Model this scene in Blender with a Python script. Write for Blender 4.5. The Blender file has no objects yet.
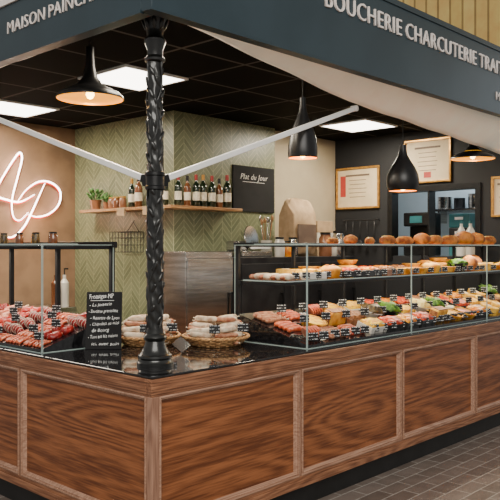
import bpy, bmesh, math, random
from mathutils import Vector, Matrix, noise
random.seed(7)
R=math.radians
COL=bpy.context.scene.collection
# ------------------------------------------------------------------ materials
def _n(nt,t,**k):
    n=nt.nodes.new(t)
    for a,b in k.items(): setattr(n,a,b)
    return n
def base(name):
    m=bpy.data.materials.new(name); m.use_nodes=True
    nt=m.node_tree; return m,nt,nt.nodes['Principled BSDF']
def c4(c): return (c[0],c[1],c[2],1)
def pmat(name,c1,c2=None,scale=10,rough=.5,metal=0,bump=0,detail=4,stretch=(1,1,1),emis=None,es=1,ramp=(.4,.6),coat=0,rnd=True,c3=None,gm=1.0):
    m,nt,p=base(name)
    c2=c2 or tuple(x*.85 for x in c1)
    c1=tuple(x**gm for x in c1); c2=tuple(x**gm for x in c2)
    if c3: c3=tuple(x**gm for x in c3)
    p.inputs['Roughness'].default_value=rough; p.inputs['Metallic'].default_value=metal
    p.inputs['Base Color'].default_value=c4(c1); p.inputs['Coat Weight'].default_value=coat
    if emis: 
        p.inputs['Emission Color'].default_value=c4(emis); p.inputs['Emission Strength'].default_value=es
    tc=_n(nt,'ShaderNodeTexCoord'); mp=_n(nt,'ShaderNodeMapping'); mp.inputs['Scale'].default_value=stretch
    if rnd:
        oi=_n(nt,'ShaderNodeObjectInfo'); ml=_n(nt,'ShaderNodeMath',operation='MULTIPLY'); ml.inputs[1].default_value=13.7
        va=_n(nt,'ShaderNodeVectorMath',operation='ADD')
        nt.links.new(oi.outputs['Random'],ml.inputs[0]); nt.links.new(tc.outputs['Object'],va.inputs[0]); nt.links.new(ml.outputs[0],va.inputs[1])
        nt.links.new(va.outputs[0],mp.inputs['Vector'])
    else: nt.links.new(tc.outputs['Object'],mp.inputs['Vector'])
    nz=_n(nt,'ShaderNodeTexNoise'); nz.inputs['Scale'].default_value=scale; nz.inputs['Detail'].default_value=detail
    nt.links.new(mp.outputs[0],nz.inputs['Vector'])
    cr=_n(nt,'ShaderNodeValToRGB'); e=cr.color_ramp.elements
    e[0].position=ramp[0]; e[0].color=c4(c1); e[1].position=ramp[1]; e[1].color=c4(c2)
    if c3: 
        q=e.new(min(.99,ramp[1]+.1)); q.color=c4(c3)
    nt.links.new(nz.outputs['Fac'],cr.inputs[0]); nt.links.new(cr.outputs[0],p.inputs['Base Color'])
    if bump:
        b=_n(nt,'ShaderNodeBump'); b.inputs['Strength'].default_value=bump; b.inputs['Distance'].default_value=.01
        nt.links.new(nz.outputs['Fac'],b.inputs['Height']); nt.links.new(b.outputs[0],p.inputs['Normal'])
    return m
def fmat(*a,**k):
    k.setdefault('gm',2.0); return pmat(*a,**k)
def wood(name,dark,light,axis,gs=1.0,rough=.42,rings=16,fine=.80,ramp=(.33,.67)):
    m,nt,p=base(name); p.inputs['Roughness'].default_value=rough
    tc=_n(nt,'ShaderNodeTexCoord'); mp=_n(nt,'ShaderNodeMapping')
    s=[3.4*gs,3.4*gs,3.4*gs]; s[axis]=.42*gs
    mp.inputs['Scale'].default_value=s
    oi=_n(nt,'ShaderNodeObjectInfo'); ml=_n(nt,'ShaderNodeMath',operation='MULTIPLY'); ml.inputs[1].default_value=23.7
    va=_n(nt,'ShaderNodeVectorMath',operation='ADD')
    nt.links.new(oi.outputs['Random'],ml.inputs[0]); nt.links.new(tc.outputs['Object'],va.inputs[0]); nt.links.new(ml.outputs[0],va.inputs[1])
    nt.links.new(va.outputs[0],mp.inputs['Vector'])
    nz=_n(nt,'ShaderNodeTexNoise'); nz.inputs['Scale'].default_value=1.0; nz.inputs['Detail'].default_value=1.0
    nt.links.new(mp.outputs[0],nz.inputs['Vector'])
    m1=_n(nt,'ShaderNodeMath',operation='MULTIPLY'); m1.inputs[1].default_value=rings*6.28
    m2=_n(nt,'ShaderNodeMath',operation='SINE'); m3=_n(nt,'ShaderNodeMath',operation='MULTIPLY_ADD'); m3.inputs[1].default_value=.5; m3.inputs[2].default_value=.5
    nt.links.new(nz.outputs['Fac'],m1.inputs[0]); nt.links.new(m1.outputs[0],m2.inputs[0]); nt.links.new(m2.outputs[0],m3.inputs[0])
    mp2=_n(nt,'ShaderNodeMapping'); s2=[85,85,85]; s2[axis]=4; mp2.inputs['Scale'].default_value=s2
    nt.links.new(va.outputs[0],mp2.inputs['Vector'])
    n2=_n(nt,'ShaderNodeTexNoise'); n2.inputs['Scale'].default_value=1.3; n2.inputs['Detail'].default_value=4
    nt.links.new(mp2.outputs[0],n2.inputs['Vector'])
    mx=_n(nt,'ShaderNodeMix'); mx.data_type='FLOAT'; mx.inputs[0].default_value=fine
    nt.links.new(m3.outputs[0],mx.inputs[2]); nt.links.new(n2.outputs['Fac'],mx.inputs[3])
    cr=_n(nt,'ShaderNodeValToRGB'); e=cr.color_ramp.elements; e[0].position=ramp[0];e[0].color=c4(dark);e[1].position=ramp[1];e[1].color=c4(light)
    nt.links.new(mx.outputs[0],cr.inputs[0]); nt.links.new(cr.outputs[0],p.inputs['Base Color'])
    b=_n(nt,'ShaderNodeBump'); b.inputs['Strength'].default_value=.1; b.inputs['Distance'].default_value=.004
    nt.links.new(n2.outputs['Fac'],b.inputs['Height']); nt.links.new(b.outputs[0],p.inputs['Normal'])
    return m
def glassmat():
    m,nt,p=base('clear_glass'); p.inputs['Base Color'].default_value=(1,1,1,1); p.inputs['Roughness'].default_value=.0; p.inputs['Transmission Weight'].default_value=1
    p.inputs['IOR'].default_value=1.15; p.inputs['Alpha'].default_value=.25
    return m
def brickmat(name,c1,c2,mortar,w,h,ms,offset=.5,loc=(0,0,0),rough=.5,rot=0,bump=.3,ov=.35,spec=.5):
    m,nt,p=base(name); p.inputs['Roughness'].default_value=rough; p.inputs['Specular IOR Level'].default_value=spec
    tc=_n(nt,'ShaderNodeTexCoord'); mp=_n(nt,'ShaderNodeMapping'); mp.inputs['Location'].default_value=loc; mp.inputs['Rotation'].default_value=(0,0,rot)
    br=_n(nt,'ShaderNodeTexBrick',offset=offset); br.inputs['Scale'].default_value=1; br.inputs['Brick Width'].default_value=w; br.inputs['Row Height'].default_value=h; br.inputs['Mortar Size'].default_value=ms
    br.inputs['Color1'].default_value=c4(c1); br.inputs['Color2'].default_value=c4(c2); br.inputs['Mortar'].default_value=c4(mortar); br.inputs['Mortar Smooth'].default_value=.1
    nt.links.new(tc.outputs['Object'],mp.inputs[0]); nt.links.new(mp.outputs[0],br.inputs[0])
    nz=_n(nt,'ShaderNodeTexNoise'); nz.inputs['Scale'].default_value=9; nz.inputs['Detail'].default_value=6
    nt.links.new(tc.outputs['Object'],nz.inputs['Vector'])
    mx=_n(nt,'ShaderNodeMix'); mx.data_type='RGBA'; mx.blend_type='OVERLAY'; mx.inputs[0].default_value=ov
    nt.links.new(br.outputs['Color'],mx.inputs[6]); nt.links.new(nz.outputs['Fac'],mx.inputs[7]); nt.links.new(mx.outputs[2],p.inputs['Base Color'])
    b=_n(nt,'ShaderNodeBump'); b.invert=True; b.inputs['Strength'].default_value=bump; b.inputs['Distance'].default_value=.005
    nt.links.new(br.outputs['Fac'],b.inputs['Height']); nt.links.new(b.outputs[0],p.inputs['Normal'])
    return m
def herring():
    m,nt,p=base('green_herringbone_tile'); p.inputs['Roughness'].default_value=.35
    tc=_n(nt,'ShaderNodeTexCoord'); sp=_n(nt,'ShaderNodeSeparateXYZ'); nt.links.new(tc.outputs['Object'],sp.inputs[0])
    def Mm(op,a,b=None):
        n=_n(nt,'ShaderNodeMath',operation=op)
        for i,v in enumerate((a,b)):
            if v is None: continue
            if isinstance(v,(int,float)): n.inputs[i].default_value=v
            else: nt.links.new(v,n.inputs[i])
        return n.outputs[0]
    u=Mm('ADD',sp.outputs['X'],sp.outputs['Y']); u=Mm('ADD',u,20.03)
    pp=Mm('PINGPONG',u,.13); v=Mm('DIVIDE',Mm('ADD',sp.outputs['Z'],pp),.062)
    fr=Mm('FRACT',v); g1=Mm('LESS_THAN',fr,.11)
    ud=Mm('DIVIDE',u,.13); g2=Mm('LESS_THAN',Mm('FRACT',ud),.035); g=Mm('MAXIMUM',g1,g2)
    idn=Mm('ADD',Mm('FLOOR',v),Mm('MULTIPLY',Mm('FLOOR',ud),17.3))
    wn=_n(nt,'ShaderNodeTexWhiteNoise',noise_dimensions='1D'); nt.links.new(idn,wn.inputs['W'])
    cr=_n(nt,'ShaderNodeValToRGB'); e=cr.color_ramp.elements; e[0].color=(.125,.145,.08,1); e[1].color=(.19,.21,.12,1)
    nt.links.new(wn.outputs['Value'],cr.inputs[0])
    mx=_n(nt,'ShaderNodeMix'); mx.data_type='RGBA'; nt.links.new(g,mx.inputs[0]); nt.links.new(cr.outputs[0],mx.inputs[6]); mx.inputs[7].default_value=(.34,.34,.21,1)
    nt.links.new(mx.outputs[2],p.inputs['Base Color']); return m
def tagmat():
    m,nt,p=base('black_card_chalk_lines'); p.inputs['Roughness'].default_value=.6
    tc=_n(nt,'ShaderNodeTexCoord'); sp=_n(nt,'ShaderNodeSeparateXYZ'); nt.links.new(tc.outputs['Object'],sp.inputs[0])
    w=_n(nt,'ShaderNodeMath',operation='PINGPONG'); w.inputs[1].default_value=.010; nt.links.new(sp.outputs['Z'],w.inputs[0])
    l=_n(nt,'ShaderNodeMath',operation='LESS_THAN'); l.inputs[1].default_value=.0022; nt.links.new(w.outputs[0],l.inputs[0])
    nz=_n(nt,'ShaderNodeTexNoise'); nz.inputs['Scale'].default_value=90; nt.links.new(tc.outputs['Object'],nz.inputs['Vector'])
    g=_n(nt,'ShaderNodeMath',operation='GREATER_THAN'); g.inputs[1].default_value=.50; nt.links.new(nz.outputs['Fac'],g.inputs[0])
    k=_n(nt,'ShaderNodeMath',operation='MULTIPLY'); nt.links.new(l.outputs[0],k.inputs[0]); nt.links.new(g.outputs[0],k.inputs[1])
    mx=_n(nt,'ShaderNodeMix'); mx.data_type='RGBA'; nt.links.new(k.outputs[0],mx.inputs[0]); mx.inputs[6].default_value=(.005,.005,.006,1); mx.inputs[7].default_value=(.7,.7,.7,1)
    nt.links.new(mx.outputs[2],p.inputs['Base Color']); return m

M={}
M['woodX']=wood('brown_stained_oak_x',(.115,.032,.010),(.33,.115,.042),0,rough=.33)
M['woodY']=wood('brown_stained_oak_y',(.115,.032,.010),(.33,.115,.042),1,rough=.33)
M['frameX']=wood('rosy_brown_moulding_x',(.28,.145,.09),(.45,.26,.175),0,2)
M['frameZ']=wood('rosy_brown_moulding_z',(.24,.12,.075),(.40,.22,.145),2,2)
M['railX']=wood('rail_brown_x',(.16,.06,.028),(.36,.16,.08),0,2)
M['railY']=wood('rail_brown_y',(.16,.06,.028),(.36,.16,.08),1,2)
M['oak']=wood('shelf_oak',(.2,.09,.03),(.42,.22,.09),0,2)
M['granite']=pmat('black_granite',(.006,.006,.007),(.016,.016,.018),60,.06,coat=.4,rnd=False)
M['kick']=pmat('black_plinth',(.006,.006,.006),(.01,.01,.01),8,.5)
M['slate']=pmat('slate_blue_paint',(.014,.030,.040),(.018,.036,.047),3,.4)
M['white']=pmat('white_paint',(.9,.89,.87),(.85,.84,.82),5,.4)
M['letter']=pmat('white_letter',(.90,.82,.77),(.82,.72,.67),30,.4)
M['iron']=pmat('black_cast_iron',(.006,.006,.006),(.014,.014,.013),30,.3,metal=.2,coat=.4)
M['blackm']=pmat('black_metal',(.006,.006,.007),(.011,.011,.012),20,.35,metal=.3)
M['steel']=pmat('brushed_steel',(.62,.61,.59),(.46,.455,.44),3,.22,metal=1,stretch=(1,1,14))
M['dsteel']=pmat('dark_steel',(.03,.03,.034),(.05,.05,.054),4,.35,metal=.6)
M['canvas']=pmat('cream_canvas_glow',(.90,.82,.68),(.85,.77,.63),6,.9,emis=(.92,.82,.66),es=.14)  # weak emission added to brighten the cloth, no light behind it
M['ceil']=brickmat('black_ceiling_tiles',(.0035,.0033,.0032),(.005,.0047,.0045),(.10,.09,.08),.6,.6,.013,0,(-.3,-.2,0),.8,bump=.1,ov=0,spec=.05)
M['floor']=brickmat('grey_brown_floor_tiles',(.15,.115,.095),(.21,.165,.14),(.40,.36,.32),.24,.12,.004,.5,(0,0,0),.3,rot=R(0))
M['navy']=pmat('dark_navy_wall',(.008,.009,.012),(.011,.012,.015),2,.7)
M['cream']=pmat('cream_plaster',(.44,.37,.26),(.38,.32,.22),2,.8)
M['warm']=pmat('warm_beige_plaster',(.27,.165,.095),(.20,.12,.07),3,.75,bump=.1)
M['herring']=herring()
M['glass']=glassmat()
M['gedge']=pmat('glass_edge',(.30,.38,.36),(.34,.42,.40),5,.15,emis=(.5,.6,.57),es=.03)
M['copper']=pmat('copper_lining_glow',(.9,.42,.06),(.95,.48,.08),12,.3,metal=.5,emis=(1,.45,.02),es=1.0)  # emission paints the bulb's shine into the lining itself
M['bulb']=pmat('lit_bulb',(1,.7,.3),(1,.7,.3),5,.4,emis=(1,.66,.2),es=14)
M['panel']=pmat('light_panel',(1,1,1),(1,1,1),5,.4,emis=(1,.93,.82),es=9)
M['gold']=pmat('gilt_frame',(.6,.33,.08),(.45,.22,.05),20,.3,metal=.6)
M['paper']=pmat('certificate_paper',(.70,.56,.37),(.62,.50,.32),6,.6)
M['ink']=pmat('ink',(.12,.08,.06),(.16,.11,.08),6,.6)
M['redseal']=pmat('red_seal',(.5,.05,.04),(.4,.04,.03),6,.5)
M['slateboard']=pmat('chalkboard',(.005,.005,.006),(.008,.008,.009),8,.9)
M['chalk']=pmat('chalk',(.9,.9,.88),(.75,.75,.73),90,.9)
M['neonw']=pmat('sign_white_face',(1,.9,.85),(1,.9,.85),5,.4,emis=(1,.93,.86),es=12)
M['neonr']=pmat('sign_red_light',(.8,.02,.01),(.8,.02,.01),5,.4,emis=(1,.025,.008),es=1.2)
M['tag']=tagmat()
M['meat']=fmat('red_meat',(.58,.08,.06),(.70,.15,.10),22,.35,ramp=(.35,.60),c3=(.86,.60,.48),coat=.15,bump=.2)
M['meatd']=fmat('dark_meat',(.42,.05,.05),(.56,.09,.07),22,.35,ramp=(.38,.65),c3=(.7,.35,.3),coat=.15,bump=.2)
M['fat']=fmat('fat',(.90,.80,.66),(.84,.66,.50),20,.4,bump=.2)
M['pork']=fmat('pale_pork',(.80,.38,.30),(.86,.54,.42),14,.4,coat=.1)
M['string']=pmat('twine',(.75,.68,.55),(.6,.52,.4),60,.9)
M['saus']=fmat('raw_sausage',(.62,.18,.08),(.76,.36,.20),45,.35,coat=.15)
M['salami']=pmat('floured_salami',(.70,.59,.44),(.42,.26,.16),26,.85,ramp=(.42,.66),bump=.3)
M['salbr']=pmat('brown_salami',(.28,.08,.035),(.46,.22,.12),34,.6,bump=.2)
M['wicker']=pmat('wicker',(.34,.16,.055),(.52,.29,.12),40,.7,bump=.3)
M['crust']=fmat('golden_crust',(.74,.44,.10),(.90,.66,.24),18,.6,bump=.3)
M['crustd']=fmat('brown_crust',(.46,.22,.07),(.74,.45,.17),14,.6,bump=.3)
M['custard']=fmat('quiche_filling',(.98,.78,.12),(.88,.54,.08),28,.5,ramp=(.4,.62))
M['cheese']=fmat('pale_cheese',(.94,.81,.36),(.95,.86,.5),8,.5)
M['rind']=fmat('cheese_rind',(.82,.56,.10),(.90,.70,.28),20,.7)
M['brie']=fmat('white_rind',(.90,.86,.72),(.83,.77,.6),30,.8)
M['pate']=fmat('pate_slice',(.42,.23,.12),(.60,.38,.22),60,.5,bump=.1)
M['ham']=fmat('ham_pink',(.78,.32,.22),(.86,.48,.34),9,.4,coat=.1)
M['jelly']=fmat('glazed_orange',(.90,.42,.03),(.96,.62,.08),20,.25,coat=.3)
M['redfood']=fmat('tomato_filling',(.66,.09,.03),(.88,.30,.05),34,.35,coat=.2,bump=.3)
M['salad']=fmat('mixed_salad',(.34,.48,.06),(.88,.68,.14),45,.5,ramp=(.42,.58),bump=.4,c3=(.82,.18,.05))
M['green']=fmat('green_herbs',(.14,.28,.05),(.34,.50,.11),40,.5,bump=.5)
M['slaw']=fmat('creamy_salad',(.93,.85,.50),(.82,.58,.18),45,.5,ramp=(.5,.66),bump=.4)
M['olive']=fmat('dark_olives',(.16,.12,.10),(.36,.28,.12),45,.3,bump=.5)
M['china']=pmat('white_china',(.62,.59,.53),(.56,.53,.47),5,.2)
M['bchina']=pmat('black_stoneware',(.012,.012,.013),(.02,.02,.02),5,.2)
M['terra']=pmat('brown_stoneware',(.22,.09,.04),(.28,.12,.06),10,.25)
M['leaf']=pmat('plant_leaf',(.06,.16,.04),(.11,.25,.06),20,.5)
M['bot']=pmat('dark_green_bottle',(.008,.016,.008),(.012,.022,.01),5,.08,coat=.6)
M['botr']=pmat('amber_bottle',(.12,.04,.012),(.16,.055,.02),5,.08,coat=.6)
M['lab']=pmat('bottle_label',(.75,.69,.55),(.65,.58,.45),40,.6)
M['capr']=pmat('red_capsule',(.3,.02,.02),(.35,.03,.03),8,.35)
M['sack']=pmat('kraft_sack',(.42,.29,.17),(.34,.23,.13),12,.85,bump=.3)
M['teal']=pmat('teal_plastic',(.02,.12,.14),(.03,.15,.17),6,.4)
M['bluew']=pmat('pale_blue_wall',(.50,.60,.66),(.45,.56,.62),2,.6)
M['yelwood']=brickmat('yellow_pine_boards',(.75,.50,.15),(.82,.56,.19),(.35,.22,.07),.14,5,.012,0,rough=.5)
M['day']=pmat('daylight_panel',(.9,.93,.95),(.8,.85,.88),2,.5,emis=(.85,.93,1),es=1.3)
# ------------------------------------------------------------------ mesh helpers
def box(bm,x0,x1,y0,y1,z0,z1,mi=0):
    v=[bm.verts.new(p) for p in ((x0,y0,z0),(x1,y0,z0),(x1,y1,z0),(x0,y1,z0),(x0,y0,z1),(x1,y0,z1),(x1,y1,z1),(x0,y1,z1))]
    for f in ((0,3,2,1),(4,5,6,7),(0,1,5,4),(1,2,6,5),(2,3,7,6),(3,0,4,7)):
        bm.faces.new([v[i] for i in f]).material_index=mi
def lathe(bm,prof,seg=32,mi=0,fn=None,cx=0,cy=0,cap=True):
    rings=[]
    for r,z in prof:
        ring=[]
        for i in range(seg):
            a=2*math.pi*i/seg; rr=fn(r,z,a) if fn else r
            ring.append(bm.verts.new((cx+rr*math.cos(a),cy+rr*math.sin(a),z)))
        rings.append(ring)
    for a,b in zip(rings,rings[1:]):
        for i in range(seg):
            j=(i+1)%seg
            bm.faces.new((a[i],a[j],b[j],b[i])).material_index=mi
    if cap:
        if prof[0][0]>1e-4: bm.faces.new(rings[0][::-1]).material_index=mi
        if prof[-1][0]>1e-4: bm.faces.new(rings[-1]).material_index=mi
def tube(bm,pts,r,seg=8,mi=0,closed=False):
    pts=[Vector(p) for p in pts]; n=len(pts); rings=[]; up=Vector((0,0,1)); prev=None
    for i,p in enumerate(pts):
        if closed: t=(pts[(i+1)%n]-pts[i-1]).normalized()
        else: t=(pts[min(i+1,n-1)]-pts[max(i-1,0)]).normalized()
        if prev is None:
            s=t.cross(up); 
            if s.length<.01: s=t.cross(Vector((1,0,0)))
        else: s=prev-t*prev.dot(t)
        s.normalize(); prev=s; u=s.cross(t)
        rr=r(i/(n-1)) if callable(r) else r
        rings.append([bm.verts.new(p+(s*math.cos(2*math.pi*k/seg)+u*math.sin(2*math.pi*k/seg))*rr) for k in range(seg)])
    m=n if closed else n-1
    for i in range(m):
        a=rings[i]; b=rings[(i+1)%n]
        for k in range(seg):
            j=(k+1)%seg; bm.faces.new((a[k],a[j],b[j],b[k])).material_index=mi
    if not closed:
        bm.faces.new(rings[0][::-1]).material_index=mi; bm.faces.new(rings[-1]).material_index=mi
def blob(bm,c,s,sub=3,amp=.15,seed=0,freq=2.0,mi=0,rot=None,flat=None,sq=None):
    g=bmesh.ops.create_icosphere(bm,subdivisions=sub,radius=1)
    for v in g['verts']:
        d=1+amp*noise.noise(v.co*freq+Vector((seed*3.1,seed*1.7,seed)))
        w=v.co.copy()
        if sq: w=Vector([math.copysign(abs(q)**sq,q) for q in w])
        co=Vector((w.x*s[0]*d,w.y*s[1]*d,w.z*s[2]*d))
        if rot: co=rot@co
        v.co=co+Vector(c)
        if flat is not None and v.co.z<flat: v.co.z=flat
    for f in {f for v in g['verts'] for f in v.link_faces}: f.material_index=mi
def mk(name,bm,mats,parent=None,loc=(0,0,0),smooth=False,bev=0,label=None,cat=None,group=None,kind=None):
    bmesh.ops.recalc_face_normals(bm,faces=bm.faces[:])
    me=bpy.data.meshes.new(name); bm.to_mesh(me); bm.free()
    if smooth:
        for p in me.polygons: p.use_smooth=True
    for m in (mats if isinstance(mats,(list,tuple)) else [mats]): me.materials.append(M[m])
    o=bpy.data.objects.new(name,me); o.location=loc; COL.objects.link(o)
    if parent: o.parent=parent
    if bev:
        b=o.modifiers.new('b','BEVEL'); b.width=bev; b.segments=2; b.limit_method='ANGLE'
    if smooth=='auto':
        me.set_sharp_from_angle(angle=R(40))
    if label: o['label']=label
    if cat: o['category']=cat
    if group: o['group']=group
    if kind: o['kind']=kind
    return o
def B(): return bmesh.new()
def empty(name,loc,label,cat,group=None):
    o=bpy.data.objects.new(name,None); o.empty_display_size=.05; o.location=loc; COL.objects.link(o)
    o['label']=label; o['category']=cat
    if group: o['group']=group
    return o
def dup(root,loc,rz=0,sc=1,label=None,group=None,rot=None):
    def rec(o,par):
        c=o.copy(); COL.objects.link(c)
        if par: c.parent=par
        for ch in o.children: rec(ch,c)
        return c
    c=rec(root,None); c.location=loc; c.rotation_euler=rot if rot else (0,0,rz)
    c.scale=sc if isinstance(sc,tuple) else (sc,sc,sc)
    if label: c['label']=label
    if group: c['group']=group
    return c
def kill(root):
    for ch in list(root.children): kill(ch)
    bpy.data.objects.remove(root)
def struct(name,dims,mat,label):
    bm=B(); box(bm,*dims); return mk(name,bm,mat,label=label,cat=name.split('_')[0],kind='structure')
def text(s,size,ext,mat,name,parent,loc,rot,width=None,shear=0,offset=0,label=None,align='LEFT',jit=0,seed=0,space=1.0):
    cu=bpy.data.curves.new('t','FONT'); cu.body=s; cu.size=size; cu.extrude=ext; cu.shear=shear; cu.offset=offset; cu.align_x=align; cu.resolution_u=3; cu.space_character=space
    ob=bpy.data.objects.new('t',cu); COL.objects.link(ob); dg=bpy.context.evaluated_depsgraph_get()
    me=bpy.data.meshes.new_from_object(ob.evaluated_get(dg)); bpy.data.objects.remove(ob)
    me.name=name; me.materials.clear(); me.materials.append(M[mat])
    xs=[v.co.x for v in me.vertices]
    if width:
        k=width/(max(xs)-min(xs)); me.transform(Matrix.Diagonal((k,1,1,1)))
    if jit:
        bm=bmesh.new(); bm.from_mesh(me); seen=set(); rj=random.Random(seed)
        for v in bm.verts:
            if v in seen: continue
            st=[v]; isl=[]
            while st:
                q=st.pop()
                if q in seen: continue
                seen.add(q); isl.append(q)
                st+= [e.other_vert(q) for e in q.link_edges if e.other_vert(q) not in seen]
            c=sum((q.co for q in isl),Vector())/len(isl); a=rj.uniform(-.16,.16)*jit; sy=1+rj.uniform(-.15,.2)*jit; dy=rj.uniform(-.06,.06)*size*jit
            for q in isl:
                d=q.co-c; d.y*=sy; q.co=Vector((c.x+d.x*math.cos(a)-d.y*math.sin(a),c.y+d.x*math.sin(a)+d.y*math.cos(a)+dy,q.co.z))
        bm.to_mesh(me); bm.free()
    o=bpy.data.objects.new(name,me); COL.objects.link(o); o.parent=parent; o.location=loc; o.rotation_euler=rot
    o['w_']=max(v.co.x for v in me.vertices)
    if label: o['label']=label
    return o
def words(s,size,ext,mat,parent,loc,rot,width,dirv,sp=.36,offset=0,space=1.12):
    obs=[]; x=0
    for w in s.split():
        o=text(w,size,ext,mat,'lettering',parent,loc,rot,label='word of raised white capital letters',offset=offset,space=space); obs.append((o,x)); x+=o['w_']+sp*size; del o['w_']
    k=width/(x-sp*size)
    for o,x0 in obs:
        o.scale=(k,1,1); o.location=Vector(loc)+Vector(dirv)*x0*k
# ------------------------------------------------------------------ setting
CH=2.9
struct('floor',(-7,9,-7,9,-.1,0),'floor','small grey-brown glazed floor tiles in brick bond')
struct('ceiling',(.065,5.0,.065,4.16,CH,CH+.08),'ceil','black suspended ceiling of square tiles')
struct('wall_back',(.065,2.3,4.16,4.26,0,CH),'warm','warm beige plaster wall behind the lit script sign')
struct('wall_block',(2.3,3.76,2.5,4.26,0,CH),'herring','protruding wall block clad in sage green herringbone tiles')
struct('wall_recess',(3.76,5.0,2.6,2.7,0,CH),'cream','cream plaster wall beside the tiled block')
SILL=1.5
bm=B()
box(bm,5.0,5.1,.065,.75,0,CH+.1); box(bm,5.0,5.1,1.79,2.7,0,CH+.1); box(bm,5.0,5.1,.75,1.79,0,SILL); box(bm,5.0,5.1,.75,1.79,2.23,CH+.1)
mk('wall_right',bm,'navy',label='dark navy end wall with a serving hatch opening',cat='wall',kind='structure')
struct('wall_kitchen',(6.3,6.4,-.2,3.2,0,3),'bluew','pale blue kitchen wall seen through the hatch')
bm=B()
for a in ((4.98,5.12,.70,.76,SILL-.05,2.28),(4.98,5.12,1.78,1.84,SILL-.05,2.28),(4.98,5.12,.76,1.78,2.22,2.28),(4.98,5.12,1.30,1.32,SILL,2.22)): box(bm,*a)
mk('window_1',bm,'blackm',label='black framed hatch window into the lit kitchen',cat='window',kind='structure')
bm=B(); box(bm,-.6,6.2,-.05,.05,-.0,1.6)
w=mk('wall_hall',bm,'yelwood',label='yellow pine board cladding high up in the market hall',cat='wall',kind='structure')
w.location=(9,-2,4.62); w.rotation_euler=(0,0,R(90)); w.scale=(1.6,1,2)
struct('window_2',(8.95,9.05,-3,8,3.3,4.6),'day','bright high clerestory window of the market hall')
for i,(x,y) in enumerate(((.9,1.4),(.9,3.2),(3.9,1.4))):
    e=empty('ceiling_light_panel',(x+.3,y+.3,CH),'square white recessed light panel glowing in the black ceiling','ceiling light','recessed light panels')
    bm=B(); box(bm,-.28,.28,-.28,.28,-.012,-.004); mk('diffuser',bm,'panel',parent=e)
    bm=B(); 
    for a in ((-.3,.3,-.3,-.28),(-.3,.3,.28,.3),(-.3,-.28,-.28,.28),(.28,.3,-.28,.28)): box(bm,*a,-.016,-.001)
    mk('frame',bm,'white',parent=e)
# ------------------------------------------------------------------ counter
ctr=empty('shop_counter',(0,0,0),'L-shaped brown oak panelled shop counter with rosy mouldings','counter')
LX,LY=4.98,4.1
bm=B(); box(bm,.06,LX,.06,.78,0,.16); box(bm,.06,.78,.78,LY,0,.16); mk('plinth',bm,'kick',parent=ctr)
bm=B(); box(bm,.03,LX,.03,.8,.16,.93); box(bm,.03,.8,.8,LY,.16,.93)
v=[bm.verts.new((x,y,z)) for z in (.16,.93) for x,y in ((.8,.8),(1.45,.8),(.8,1.45))]
for f in ((0,2,1),(3,4,5),(0,1,4,3),(1,2,5,4),(2,0,3,5)): bm.faces.new([v[i] for i in f])
mk('carcass',bm,'railX',parent=ctr)
def railprof(bm,along,z0,z1,outs):
    n=len(outs)
    for i,o in enumerate(outs):
        a=z0+(z1-z0)*i/n; b=z0+(z1-z0)*(i+1)/n
        if along=='x': box(bm,-o,LX,-o,.035,a,b)
        else: box(bm,-o,.035,.035,LY,a,b)
for al,m in (('x','railX'),('y','railY')):
    bm=B(); railprof(bm,al,.862,.90,[.004,.010,.014]); railprof(bm,al,.90,.952,[.016,.016,.020]); mk('top_rail',bm,m,parent=ctr,bev=.003)
    bm=B(); railprof(bm,al,.15,.218,[.012,.012,.004]); mk('bottom_rail',bm,m,parent=ctr,bev=.003)
xs=[0,1.141,2.290,3.435,4.58,4.98]; ys=[0,1.25,2.5,3.75,4.1]
def stile(al,p,w0,w1):
    bm=B()
    if al=='x': box(bm,p-w0,p+w1,0,.035,.218,.862)
    else: box(bm,0,.035,p-w0,p+w1,.218,.862)
    mk('stile',bm,'frameZ',parent=ctr,bev=.002)
def pan(al,a,b):
    z0,z1=.218,.862
    bm=B()
    if al=='x': box(bm,a,b,.018,.034,z0,z1)
    else: box(bm,.018,.034,a,b,z0,z1)
    mk('panel',bm,'woodX' if al=='x' else 'woodY',parent=ctr)
    bm=B()
    prof=[(0,.0),(0,-.008),(.006,-.010),(.010,-.009),(.011,-.001),(.017,-.003),(.022,.003),(.024,.008),(.030,.018)]
    loops=[]
    for ins,dep in prof:
        cs=[(a+ins,z0+ins),(b-ins,z0+ins),(b-ins,z1-ins),(a+ins,z1-ins)]
        loops.append([bm.verts.new((u,dep,z) if al=='x' else (dep,u,z)) for u,z in cs])
    for l0,l1 in zip(loops,loops[1:]):
        for i in range(4): bm.faces.new((l0[i],l0[(i+1)%4],l1[(i+1)%4],l1[i]))
    mk('panel_moulding',bm,'frameX',parent=ctr)
g=.012
for a,b in zip(xs,xs[1:]): 
    a2=a+(.04 if a==0 else g); pan('x',a2,b-g)
for a,b in zip(ys,ys[1:]):
    a2=a+(.04 if a==0 else g); pan('y',a2,b-g)
for p in xs[1:]: stile('x',min(p,4.98-g),g,g)
for p in ys[1:]: stile('y',min(p,4.1-g),g,g)
bm=B(); box(bm,-.006,.04,-.006,.04,.218,.862); mk('corner_post',bm,'frameZ',parent=ctr,bev=.004)
bm=B(); poly=[(-.012,-.012),(LX,-.012),(LX,.82),(1.47,.82),(.82,1.47),(.82,LY),(-.012,LY)]
lo=[bm.verts.new((x,y,.953)) for x,y in poly]; hi=[bm.verts.new((x,y,.965)) for x,y in poly]
bm.faces.new(lo[::-1]); bm.faces.new(hi)
for i in range(7): bm.faces.new((lo[i],lo[(i+1)%7],hi[(i+1)%7],hi[i]))
mk('countertop',bm,'granite',bev=.003,label='thin polished black granite top of the corner counter',cat='countertop')
GZ=.965
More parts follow.
